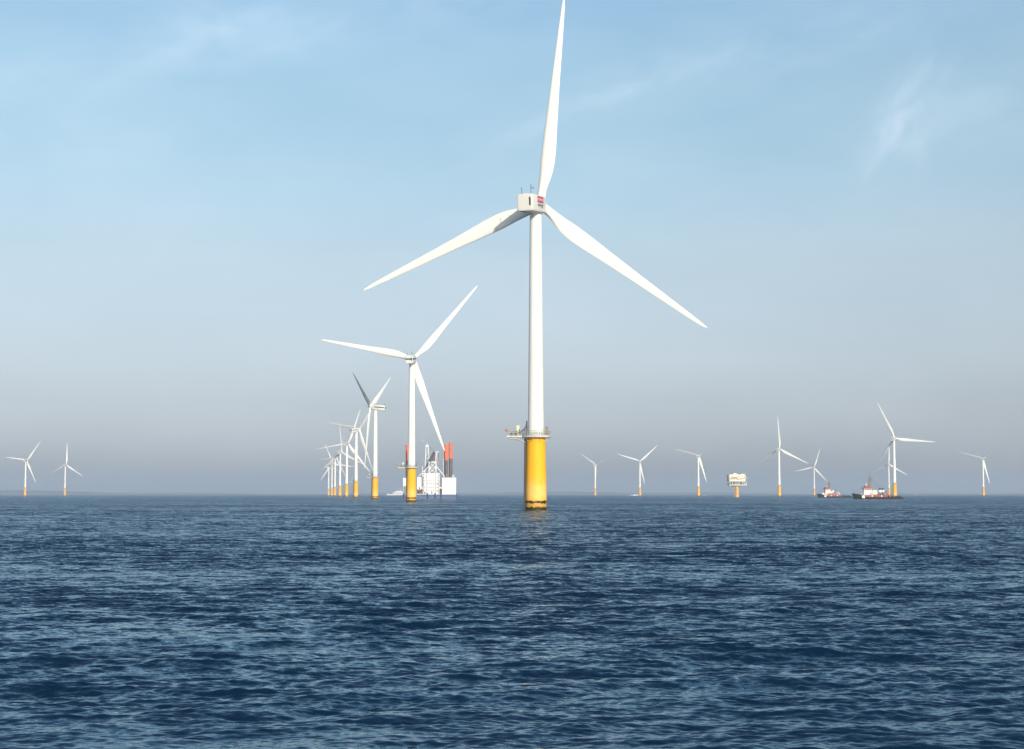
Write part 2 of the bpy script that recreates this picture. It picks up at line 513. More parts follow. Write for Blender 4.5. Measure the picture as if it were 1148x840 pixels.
def blade_mesh(n=22, secs=34):
    rr = [1.3, 2.0, 3.0, 4.2, 5.6, 7.5, 9.5, 12, 16, 20, 25, 32, 41, 48, 52.4, 54.2, 55.0]
    cc = [2.35, 2.35, 2.38, 2.5, 2.85, 3.4, 3.85, 4.15, 3.95, 3.5, 2.98, 2.4, 1.78, 1.25, .88, .55, .12]
    tt = [1., 1., .98, .86, .68, .52, .43, .36, .30, .27, .24, .21, .19, .18, .17, .16, .16]
    tw = [13, 13, 13, 13, 12.5, 12, 11, 9.5, 7.5, 6, 4.5, 3, 1.5, .6, .2, 0, 0]
    rings = []
    for i in range(secs):
        t = i / (secs - 1)
        r = 1.3 + (55.0 - 1.3) * t
        if i == secs - 2: r = 54.4
        c = np.interp(r, rr, cc); th = np.interp(r, rr, tt); b = R_(np.interp(r, rr, tw) + 2)
        round_ = max(0, min(1, (th - .5) / .5))
        ax = .5 * round_ + .32 * (1 - round_)          # chord fraction ahead of the pitch axis
        pts = []
        for k in range(n):
            a = 2 * math.pi * k / n
            xc = .5 * (1 + math.cos(a))                # 1 trailing edge .. 0 leading edge
            circ = math.sin(a) * .5
            foil = (1.35 * th / .6) * (.2969 * math.sqrt(max(xc, 0)) - .126 * xc - .3516 * xc ** 2 + .2843 * xc ** 3 - .1015 * xc ** 4) * 2.2
            yt = round_ * circ * th + (1 - round_) * math.copysign(abs(foil), math.sin(a) if abs(math.sin(a)) > 1e-6 else 1) * (1.0 if math.sin(a) >= 0 else .75)
            px = (xc - ax) * c                          # + = trailing edge (to +u)
            py = yt * c
            # rotate: leading edge turns up-wind (+y)
            x = px * math.cos(b) + py * math.sin(b)
            y = -px * math.sin(b) + py * math.cos(b)
            y += 1.1 * (r / 54.5) ** 2   # slight pre-bend up-wind
            pts.append((x, y, r))
        rings.append(pts)
    return MB().loft(rings, True)


def turbine_prototype(detail):
    root = empty('wind_turbine')
    # ---- foundation
    n = 48 if detail else 20
    f = MB(); f.lathe([(2.78, -3), (2.78, 0), (2.74, 6), (2.58, 12), (2.5, 17.6), (2.5, 18.5)], n)
    if detail:
        for z in (17.6,): f.lathe([(2.5, z - .01), (2.62, z), (2.62, z + .25), (2.5, z + .26)], n)
    fo = f.build('foundation', M['yellow'], root)
    if detail:
        p = MB(); p.path([(-2.95, -.9, -2), (-2.95, -.9, 2.5), (-2.78, -.9, 18.4)], .24, 10)
        p.build('cable_pipe', M['dark'], fo)
        l = MB()
        for dx_ in (-.42, .42):
            l.tube((dx_ - 2.2, 2.9, -1.5), (dx_ - 2.2, 2.9, 18.4), .16, n=8)
        for k in range(48): l.tube((-2.62, 2.9, .5 + k * .37), (-1.78, 2.9, .5 + k * .37), .03, n=5)
        for z in (3, 9, 15): l.tube((-2.2, 2.9, z), (-1.6, 2.0, z), .1, n=6)
        l.build('boat_ladder', M['yellow'], fo)
    # ---- platform
    pb = MB()
    pb.lathe([(2.4, 18.5), (3.2, 18.66), (3.95, 18.72), (3.98, 19.2), (2.0, 19.22)], n)
    pb.box(-7.55, -2.9, -1.7, 1.7, 18.72, 19.18)
    if detail:
        pb.box(-6.9, -4.9, -1.2, 1.2, 18.35, 18.717)
        for k in range(10):
            a = 2 * math.pi * k / 10
            pb.tube((2.5 * math.cos(a), 2.5 * math.sin(a), 17.7), (3.75 * math.cos(a), 3.75 * math.sin(a), 18.8), .07, n=6)
        pb.tube((-2.5, -1, 17.4), (-6.4, -1.2, 18.75), .09, n=6); pb.tube((-2.5, 1, 17.4), (-6.4, 1.2, 18.75), .09, n=6)
    po = pb.build('platform', M['deck'], root)
    rl = MB()
    rp = .065 if detail else .1
    pts = []
    for k in range(33):
        a = R_(-155 + 310 * k / 32); pts.append((3.88 * math.cos(a), 3.88 * math.sin(a)))
    loop = [(-7.45, 1.62), (-7.45, -1.62), (-5.6, -1.62), (-3.7, -1.62)] + pts + [(-3.7, 1.62), (-5.6, 1.62), (-7.45, 1.62)]
    for zz in (19.45, 19.9, 20.35) if detail else (20.3,):
        rl.path([(a, b, zz) for a, b in loop], rp, 5)
    for i, (a, b) in enumerate(loop):
        if True: rl.tube((a, b, 19.15), (a, b, 20.3), rp * 1.1, n=5)
    rl.build('railing', M['grey'], po)
    if detail:
        c = MB(); c.box(-5.0, -4.25, -.9, -.2, 19.2, 21.7); c.box(-5.05, -4.2, -.95, -.15, 21.7, 21.85)
        c.build('cabinet', M['cream'], po, .03)
        c2 = MB(); c2.box(2.5, 3.1, -1.6, -1.0, 19.2, 21.3); c2.box(2.45, 3.15, -1.65, -.95, 21.3, 21.45)
        c2.build('cabinet', M['brown'], po, .03)['label'] = 'narrow rust-brown cabinet'
        d = MB(); d.tube((-2.35, -1.9, 19.2), (-2.35, -1.9, 23.0), .2, .16, 10)
        d.tube((-2.35, -1.9, 21.6), (-4.3, -2.2, 19.7), .13, .1, 8); d.tube((-2.35, -1.9, 22.8), (-2.9, -2.2, 21.1), .06, n=6)
        d.box(-3.2, -2.7, -2.3, -1.8, 20.4, 20.9); d.tube((-4.3, -2.2, 19.7), (-4.3, -2.2, 20.9), .08, n=6)
        d.build('davit_crane', M['dark'], po)
        b = MB(); b.lathe([(.05, 20.25), (.3, 20.3), (.34, 20.6), (.3, 20.9), (.05, 21.0)], 12, c=(-7.6, -1.2))
        b.build('warning_lamp', M['orange_lamp'], po)
        for (a, w) in ((-6.6, .5), (-5.7, .7), (-3.6, .4)):
            bx = MB(); bx.box(a, a + w, -.2, .4, 19.21, 19.9); bx.build('deck_locker', M['dark'], po, .02)
    # ---- tower
    t = MB()
    prof = [(2.12, 19.2), (2.12, 19.5), (2.08, 19.55)]
    for k in range(1, 30 if detail else 6):
        q = k / (30 if detail else 6); prof.append((2.08 - .55 * q, 19.55 + q * (77.3 - 19.55)))
    prof += [(1.53, 77.4), (1.62, 77.5), (1.62, 77.9)]
    t.lathe(prof, n)
    to = t.build('tower', M['white'], root)
    if detail:
        for z in (38.5, 58.2):
            fl = MB()
            r0 = 2.08 - .55 * (z - 19.55) / 57.75
            fl.lathe([(r0 - .02, z - .06), (r0 + .022, z - .05), (r0 + .022, z + .05), (r0 - .02, z + .06)], n)
            fl.build('flange_ring', M['white'], to)
        dr = MB(); dr.box(-.45, .45, -2.14, -2.0, 19.7, 21.9); dr.build('door', M['nacelle'], to, .02)
    # ---- nacelle (local +y = up-wind, origin on the tower axis at hub height)
    nb = MB(); k = 5 if detail else 3
    st = [(-9.15, 3.5, 3.7, .5), (-9.05, 4.05, 4.25, .55), (-8.8, 4.3, 4.45, .5), (-4.0, 4.34, 4.5, .5), (1.4, 4.3, 4.45, .55),
          (2.4, 4.0, 4.2, .8), (3.3, 3.55, 3.65, 1.2), (3.75, 3.1, 3.2, 1.4)]
    nb.loft([rrect(w, h, r, y, .05, k) for (y, w, h, r) in st], True)
    no = nb.build('nacelle', M['nacelle'], root)
    no['part_role'] = 'rot'
    # yaw collar
    yb = MB(); yb.lathe([(1.66, -2.6), (1.75, -2.1)], n); yb.build('yaw_ring', M['grey'], no)
    # ---- hub + spinner (axis +y)
    hb = MB()
    ring = []
    for (y, r) in ((3.2, 1.45), (3.6, 1.62), (5.0, 1.7), (6.1, 1.55), (6.9, 1.1), (7.3, .5), (7.4, .05)):
        ring.append([(r * math.cos(2 * math.pi * i / n), y - OVERHANG, r * math.sin(2 * math.pi * i / n)) for i in range(n)])
    hb.loft(ring, True)
    ho = hb.build('hub', M['blade'], root)
    bl = []
    bm_ = blade_mesh(22, 40) if detail else blade_mesh(12, 18)
    for i in range(3):
        if i == 0:
            o = bm_.build('blade', M['blade'], root)
        else:
            o = bl[0].copy(); COL.objects.link(o); o.parent = root
        bl.append(o)
    return root


def fix_edges(o, ang=40):
    me = o.data
    try:
        me.set_sharp_from_angle(angle=R_(ang))
    except Exception:
        pass


def pose_turbine(root, yaw_deg, phase_deg, pitch=(0, 0, 0), rotor_turn=0):
    """yaw: clockwise from +Y (away from the viewer); phase: clockwise seen from behind the rotor"""
    Y = Matrix.Rotation(R_(-yaw_deg), 4, 'Z')
    nac = Matrix.Translation((0, 0, HUB_H - .35)) @ Y @ Matrix.Rotation(R_(5.5), 4, 'X')
    rot = Matrix.Translation((0, 0, HUB_H)) @ Matrix.Rotation(R_(-yaw_deg - rotor_turn), 4, 'Z') @ Matrix.Rotation(TILT, 4, 'X') @ Matrix.Translation((0, OVERHANG, 0))
    k = 0
    for ch in root.children:
        nm = ch.name.split('.')[0]
        if nm == 'nacelle': ch.matrix_local = nac
        elif nm == 'hub': ch.matrix_local = rot
        elif nm == 'blade':
            ch.matrix_local = rot @ Matrix.Rotation(R_(phase_deg + 120 * k), 4, 'Y') @ Matrix.Rotation(R_(pitch[k]), 4, 'Z'); k += 1


def copy_tree(o, parent=None):
    c = o.copy(); COL.objects.link(c); c.parent = parent
    for ch in list(o.children): copy_tree(ch, c)
    return c


def child(root, name):
    for c in root.children:
        if c.name.split('.')[0] == name: return c


def text_mesh(body, w, h, depth=.03):
    cu = bpy.data.curves.new('lettering', 'FONT'); cu.body = body; cu.extrude = depth; cu.resolution_u = 3
    ob = bpy.data.objects.new('lettering', cu); COL.objects.link(ob)
    bpy.context.view_layer.update()
    me = bpy.data.meshes.new_from_object(ob.evaluated_get(bpy.context.evaluated_depsgraph_get()))
    bpy.data.objects.remove(ob); bpy.data.curves.remove(cu)
    co_ = np.array([v.co[:] for v in me.vertices]); mn, mx = co_.min(0), co_.max(0)
    for v in me.vertices:
        # text plane onto the nacelle's right side (local +x face): reading direction = +y
        a = (v.co.x - mn[0]) / (mx[0] - mn[0]) * w; b = (v.co.y - mn[1]) / (mx[1] - mn[1]) * h; d = v.co.z
        v.co = (d, a, b)
    return me


def add_logo(nac):
    x = 2.175
    p = MB(); p.box(x - .03, x + .02, -5.0, -.1, .22, 1.9); p.build('logo_panel', M['red'], nac)
    lo = child(nac, 'logo_panel')
    me = text_mesh('DONG', 4.1, .72); me.materials.append(M['logo_white'])
    o = bpy.data.objects.new('lettering', me); COL.objects.link(o); o.parent = nac; o.location = (x + .03, -4.6, .72)
    me = text_mesh('energy', 4.5, .95); me.materials.append(M['black'])
    o = bpy.data.objects.new('lettering', me); COL.objects.link(o); o.parent = nac; o.location = (x + .005, -4.8, -1.05)


def add_rear(nac):
    v = MB(); v.box(1.22, 1.66, -9.2, -9.0, -.75, 1.35); v.build('vent', M['vent'], nac)
    a = MB(); a.tube((-1.05, -8.0, 2.2), (-1.05, -8.0, 4.1), .07, n=6); a.tube((-1.05, -8.0, 3.6), (-1.05, -8.0, 3.75), .11, n=6)
    a.build('antenna', M['dark'], nac)
    a = MB(); a.tube((1.45, -8.0, 2.2), (1.45, -8.0, 4.7), .075, n=6); a.tube((1.45, -8.0, 3.7), (2.0, -7.9, 3.7), .04, n=6)
    a.tube((2.0, -7.9, 3.5), (2.0, -7.9, 4.05), .1, n=6); a.tube((1.45, -8.0, 3.9), (1.45, -8.0, 4.2), .09, n=6)
    a.build('antenna', M['dark'], nac)
    h = MB(); h.box(-.9, .8, -7.5, -5.5, 2.2, 2.5); h.build('roof_hatch', M['nacelle'], nac, .05)


def add_stripe(nac):
    s = MB()
    z0, z1 = -.05, .75
    s.box(2.16, 2.2, -8.6, .6, z0, z1); s.box(-2.2, -2.16, -8.6, .6, z0, z1); s.box(-1.95, 1.95, -9.2, -9.1, z0, z1)
    s.build('stripe', M['stripe'], nac)


TURBINES = [
    # tower px-derived world x, distance, yaw, phase, label
    ('T0', 6.2, 428, 19, 7.7, 'nearest and tallest white wind turbine, pink-red square logo and black lettering on its nacelle'),
    ('T1', -56.2, 924, 8, 42, 'second nearest white wind turbine, standing before the left end of the white jack-up barge'),
    ('T2', -119.0, 1437, -74, 58, 'third turbine of the receding row, its nacelle seen sideways and one upper blade grey'),
    ('T3', -183.5, 1944, 40, 40, 'fourth turbine of the receding row, just left of the one with the sideways nacelle'),
    ('T4', -247.6, 2475, 17, 22, 'fifth turbine of the receding row, directly right of the one with a vertical blade'),
    ('T5', -311.1, 2990, 30, 116, 'sixth turbine of the receding row, one blade pointing almost straight up'),
    ('T6', -377.8, 3528, 40, 29, 'third smallest turbine of the receding row, seventh from the nearest'),
    ('T7', -445.8, 4092, 12, 98, 'second smallest turbine of the receding row, next to its far end'),
    ('T8', -513.5, 4630, 54, 106, 'smallest turbine of the receding row, last at its far left end'),
    ('A1', -1093.6, 3715, 12, 38, 'larger of the two lone turbines at the far left, one blade pointing left'),
    ('A2', -1142.9, 4227, 12, 4, 'smaller of the two lone turbines at the far left, one blade straight up'),
    ('B1', 217.1, 4318, 32, 64, 'first small turbine right of the nearest one, the shortest before the substation'),
    ('B2', 295.1, 3815, 4, 48, 'small turbine with a low white boat at its foot, two blades in a wide V'),
    ('B3', 370.1, 3282, 28, 45, 'small turbine immediately left of the cream substation on its single pillar'),
    ('C1', 447.3, 2767, 22, 118, 'turbine between the substation and the smaller tug, one blade straight up'),
    ('C2', 854.7, 4676, 14, 18, 'short distant turbine standing at the bow of the smaller red and white tug'),
    ('C3', 519.7, 2246, 24, 96, 'largest turbine on the right, yellow base behind the stern of the bigger tug'),
    ('C4', 946.9, 4153, 14, 2, 'small faint turbine seen just left of the large turbine behind the bigger tug'),
    ('C5', 1013.4, 3555, 25, 47, 'lone turbine at the far right of the photo'),
]


# blades turned about their own axis (idle machines), first blade first
PITCH = {'T2': (-15, 15, -90), 'B1': (-58, -30, 8), 'B3': (-50, -30, -12), 'C5': (-56, -30, -15),
         'A2': (35, 0, 58), 'T4': (0, 0, 62), 'C1': (0, 70, 0), 'C3': (0, 55, 0), 'C4': (0, 0, 80)}


def build_turbines():
    hi = turbine_prototype(True); lo = turbine_prototype(False)
    for o in list(hi.children) + list(lo.children):
        fix_edges(o, 38 if o.name.startswith(('nacelle', 'foundation', 'platform', 'tower')) else 60)
    striped_hi = None
    first_lo = True
    add_rear(child(hi, 'nacelle'))
    for i, (k, x, d, yaw, ph, lab) in enumerate(TURBINES):
        if i == 0:
            root = hi
        elif i < 4:
            if striped_hi is None:
                striped_hi = copy_tree(hi); add_stripe(child(striped_hi, 'nacelle')); root = striped_hi
            else:
                root = copy_tree(striped_hi)
        else:
            if first_lo: root = lo; first_lo = False; add_stripe(child(lo, 'nacelle'))
            else: root = copy_tree(lo)
        root.location = (x, d, 0)
        pose_turbine(root, yaw, ph, PITCH.get(k, (0, 0, 0)), -3.5 if i == 0 else 0)
        tag(root, lab, 'wind turbine', 'offshore wind turbines')
    add_logo(child(hi, 'nacelle'))


build_turbines()


# ------------------------------------------------------------------ jack-up barge
def lattice(mb, a, b, w, r, n, up=Vector((0, 1, 0))):
    """four chords with zig-zag bracing from a to b"""
    a, b = Vector(a), Vector(b); d = (b - a).normalized(); u = d.cross(up).normalized(); v = d.cross(u)
    cs = [(u * sx + v * sy) * (w / 2) for sx, sy in ((1, 1), (1, -1), (-1, -1), (-1, 1))]
    for c in cs: mb.tube(a + c, b + c, r, n=6)
    for k in range(n):
        p = a + (b - a) * (k / n); q = a + (b - a) * ((k + 1) / n)
        for i in range(4):
            c0, c1 = cs[i], cs[(i + 1) % 4]
            mb.tube(p + c0, q + c1, r * .6, n=5); mb.tube(p + c1, q + c0, r * .6, n=5)
            mb.tube(q + c0, q + c1, r * .6, n=5)


def build_barge():
    root = empty('jack_up_barge', ((481.5 - 574) / 1850 * 1480, 1480, 0))
    tag(root, 'white and blue jack-up barge with orange-topped legs and a crane on deck', 'barge')
    h = MB(); h.box(-23.9, 23.9, 0, 30, -1.5, 4.4)
    hull = h.build('hull', M['hull_blue'], root, .15)
    for x in (-22.8, -13.5, -1.6, 5.2, 10.4):
        f = MB(); f.box(x - .6, x + .6, -.5, -.003, -.8, 5.2); f.build('fender', M['navy'], hull)
    rub = MB(); rub.box(-23.95, 23.95, -.12, -.004, 4.0, 4.42); rub.build('rub_rail', M['ship_white'], hull)

    def block(name, x0, x1, y0, y1, z0, z1):
        b = MB(); b.box(x0, x1, y0, y1, z0, z1); o = b.build(name, M['ship_white'], root, .06)
        r = MB()
        for zz in (z1 + .55, z1 + 1.05):
            r.path([(x0 + .1, y0 + .1, zz), (x1 - .1, y0 + .1, zz), (x1 - .1, y1 - .1, zz), (x0 + .1, y1 - .1, zz), (x0 + .1, y0 + .1, zz)], .05, 5)
        k = max(2, int((x1 - x0) / 1.6))
        for i in range(k + 1):
            xx = x0 + .1 + (x1 - x0 - .2) * i / k
            for yy in (y0 + .1, y1 - .1): r.tube((xx, yy, z1), (xx, yy, z1 + 1.05), .05, n=5)
        r.build('railing', M['grey'], o)
        return o
    mid = block('deckhouse', -5.7, 9.0, 1.5, 14, 4.4, 23.0)
    g = MB()
    for x in (-2.6, 5.4): g.tube((x, 1.35, 4.6), (x, 1.35, 23.6), .22, n=8)
    for x in (-5.0, 8.3): g.tube((x, 1.3, 4.6), (x, 1.3, 22.4), .14, n=8)
    g.build('drain_pipe', M['oss_grey'], mid)
    w0 = None
    for zz in (7.2, 10.4, 13.6, 16.8):
        for xx in (-1.4, .4, 2.2, 4.0, 6.8):
            if w0 is None:
                w = MB(); w.box(-.42, .42, -.03, .05, -.4, .4); o = w.build('window', M['window'], mid); w0 = o
            else:
                o = w0.copy(); COL.objects.link(o); o.parent = mid
            o.location = (xx, 1.47, zz)
    for (xx, zz) in ((2.2, 5.6), (-3.9, 5.5)):
        d = MB(); d.box(xx - .5, xx + .5, 1.44, 1.52, zz - 1.1, zz + 1.0); d.build('door', M['crane_grey'], mid)
    right = block('deckhouse', 11.5, 23.8, .8, 12, 4.4, 19.0)
    st = MB()
    for i, ww in enumerate((.9, .5, .9, .9, .4, .9)):
        st.box(14.2 + i * 1.3, 14.2 + i * 1.3 + ww, .76, .82, 11.4, 12.5)
    st.build('faded_marking', M['nacelle'], right)
    lf = block('deckhouse', -11.0, -7.2, 2, 12, 10.5, 19.4)
    l2 = MB(); l2.box(-11, -9.6, 2.3, 11, 4.4, 10.5); l2.box(-8.4, -7.4, 2.3, 11, 4.4, 10.5); l2.build('support', M['ship_white'], lf)
    fl = block('deckhouse', -23.6, -19.4, 1, 10, 11.4, 18.8)
    sp = MB(); sp.box(-23.2, -22.4, 1.2, 9, 4.4, 11.4); sp.box(-21.6, -20.0, 1.2, 9, 4.4, 11.4); sp.build('support', M['grey'], fl)
    for (x0, x1, y1, z1) in ((-11.2, -6.1, 2.0, 8.0), (9.3, 11.3, 4.0, 9.0)):
        m = MB(); m.box(x0, x1, .9, y1, 4.4, z1); xm = (x0 + x1) / 2
        m.tube((xm, .7, 6.2), (xm, 1.1, 6.2), .95, n=14); m.box(x0 + .2, x1 - .2, .8, 1.2, z1 - .5, z1 + .3)
        m.build('deck_winch', M['rust'], root, .05)
    for (x0, x1) in ((-7.2, -5.75), (9.05, 11.45)):
        gw = MB(); gw.box(x0, x1, 2, 6, 9.3, 10.4); gw.build('gangway', M['ship_white'], root)
    for (x, z0, z1) in ((-4.9, 4.6, 22.0), (7.9, 4.6, 22.0)):      # zig-zag outside stairs
        sr = MB(); k = 6; zs = [z0 + (z1 - z0) * i / k for i in range(k + 1)]
        sr.path([(x + (-.6 if i % 2 else .6), 1.2, z) for i, z in enumerate(zs)], .13, 5)
        for i, z in enumerate(zs): sr.tube((x - .75, 1.2, z), (x + .75, 1.2, z), .1, n=5)
        sr.build('outside_stair', M['oss_grey'], mid)
    for (x, z) in ((-21.0, 21), (22.3, 21.2), (-9, 21.5), (15.5, 20.6)):
        fx = MB(); fx.tube((x, 3, z - 3), (x, 3, z + 1.2), .14, n=6); fx.box(x - .45, x + .45, 2.7, 3.3, z + .8, z + 1.3)
        fx.build('floodlight', M['grey'], root)
    rr = MB(); rr.lathe([(.05, 19.2), (1.1, 19.5), (1.3, 20.2), (1.0, 21.2), (.05, 21.7)], 14, c=(20.5, 6)); rr.build('radar_dome', M['ship_white'], right)
    # legs
    l0 = None
    for (x, y, top) in ((18.9, 4.5, 50.6), (13.8, 26, 49.4), (-21.3, 26, 49.6), (-15.6, 4.5, 50.2)):
        if l0 is None:
            q = MB(); q.lathe([(1.65, -4), (1.65, 50.6)], 20)
            l0 = q.build('leg', M['leg'], root); o = l0; fix_edges(o)
        else:
            o = l0.copy(); COL.objects.link(o); o.parent = root
        o.location = (x, y, top - 50.6)
    # crane
    p = MB(); lattice(p, (2.5, 7, 23.0), (2.5, 7, 32.8), 6.2, .42, 2)
    p.box(-.9, 5.9, 3.8, 10.2, 32.6, 33.5)
    for a, b in (((-.7, 4, 29.4), (-10.3, 4, 19.6)), ((5.8, 4, 29.4), (13.4, 4, 20.2))): p.tube(a, b, .42, n=8)
    cr = p.build('crane', M['ship_white'], root)
    hs = MB(); hs.box(1.2, 5.2, 4.2, 10, 33.5, 37.2); hs.box(2.2, 5.0, 4.4, 9.8, 37.2, 41.5)
    hs.build('crane_house', M['crane_grey'], cr, .15)
    cb = MB(); lattice(cb, (6.2, 6, 33.6), (6.6, 6, 42.6), 2.0, .26, 3); cb.build('gantry_frame', M['ship_white'], cr)
    rw = MB(); rw.tube((7.4, 4.6, 34), (7.7, 4.6, 41.5), .3, n=6); rw.build('gantry_post', M['tug_red'], cr)
    bo = MB(); lattice(bo, (-3.4, 5, 26.5), (4.2, 5, 41.8), 2.2, .34, 8); bo.tube((-3.4, 5, 26.5), (4.2, 5, 41.8), .6, n=6)
    bo.build('boom', M['crane_grey'], cr)
    ms = MB()
    ms.tube((-4.4, 5.5, 23), (-3.4, 5.5, 48), .42, .36, 8); ms.tube((-.6, 6.5, 34), (-1.5, 6.5, 47.6), .36, .3, 8)
    ms.tube((-3.9, 5.5, 36.4), (-.7, 6.5, 36.4), .25, n=6); ms.tube((-3.4, 5.5, 46.6), (-1.5, 6.5, 46.6), .3, n=6)
    ms.tube((-2.5, 6, 46.6), (-2.5, 6, 51), .22, .1, 6); ms.tube((-3.9, 5.5, 36.4), (-1.4, 6.5, 46), .14, n=6); ms.box(-3.8, -1.0, 5.2, 6.8, 47.2, 48.4)
    ms.build('mast', M['ship_white'], cr)
    cbz = MB(); cbz.path([(-1.0, 6, 47.4), (1.6, 5.6, 45.0), (4.4, 5.2, 42.2)], .13, 5); cbz.build('cable', M['dark'], cr)
    po = MB(); po.tube((12.5, 2, 19), (12.5, 2, 36.4), .2, .14, 6); po.tube((-6.4, 3, 19.4), (-6.4, 3, 29.4), .34, .26, 6)
    po.tube((21.8, 6, 19), (21.8, 6, 22.5), .12, n=6); po.build('pole', M['ship_white'], root)
    fc = MB(); fc.box(11.6, 13.4, 18, 24, 4.4, 21.5); fc.build('leg_casing', M['dark'], root)


build_barge()


# ------------------------------------------------------------------ tugs
def ship_hull(L_, beam, sheer, stern_full=.92, bow=-1, flare=.15, n=26):
    """closed hull, bow at -x; sheer(t) gives deck height, t 0 bow .. 1 stern"""
    rings = []
    for i in range(n):
        t = i / (n - 1); x = -L_ / 2 + L_ * t
        half = beam / 2 * min(1, (max(t, .004) / .30) ** .55) * (1 - (1 - stern_full) * max(0, (t - .8) / .2) ** 2)
        top = sheer(t); rake = (1 - min(1, t / .3)) * 1.6
        ring = []
        for (fx, z) in ((1.0, top), (1.0 - flare * .5, top * .4), (.85 - flare, -1.2), (-.85 + flare, -1.2), (-1.0 + flare * .5, top * .4), (-1.0, top)):
            xr = x + rake * (1 - (z + 1.2) / (top + 1.2))
            ring.append((xr, fx * half, z))
        rings.append(ring)
    return MB().loft(rings, False)


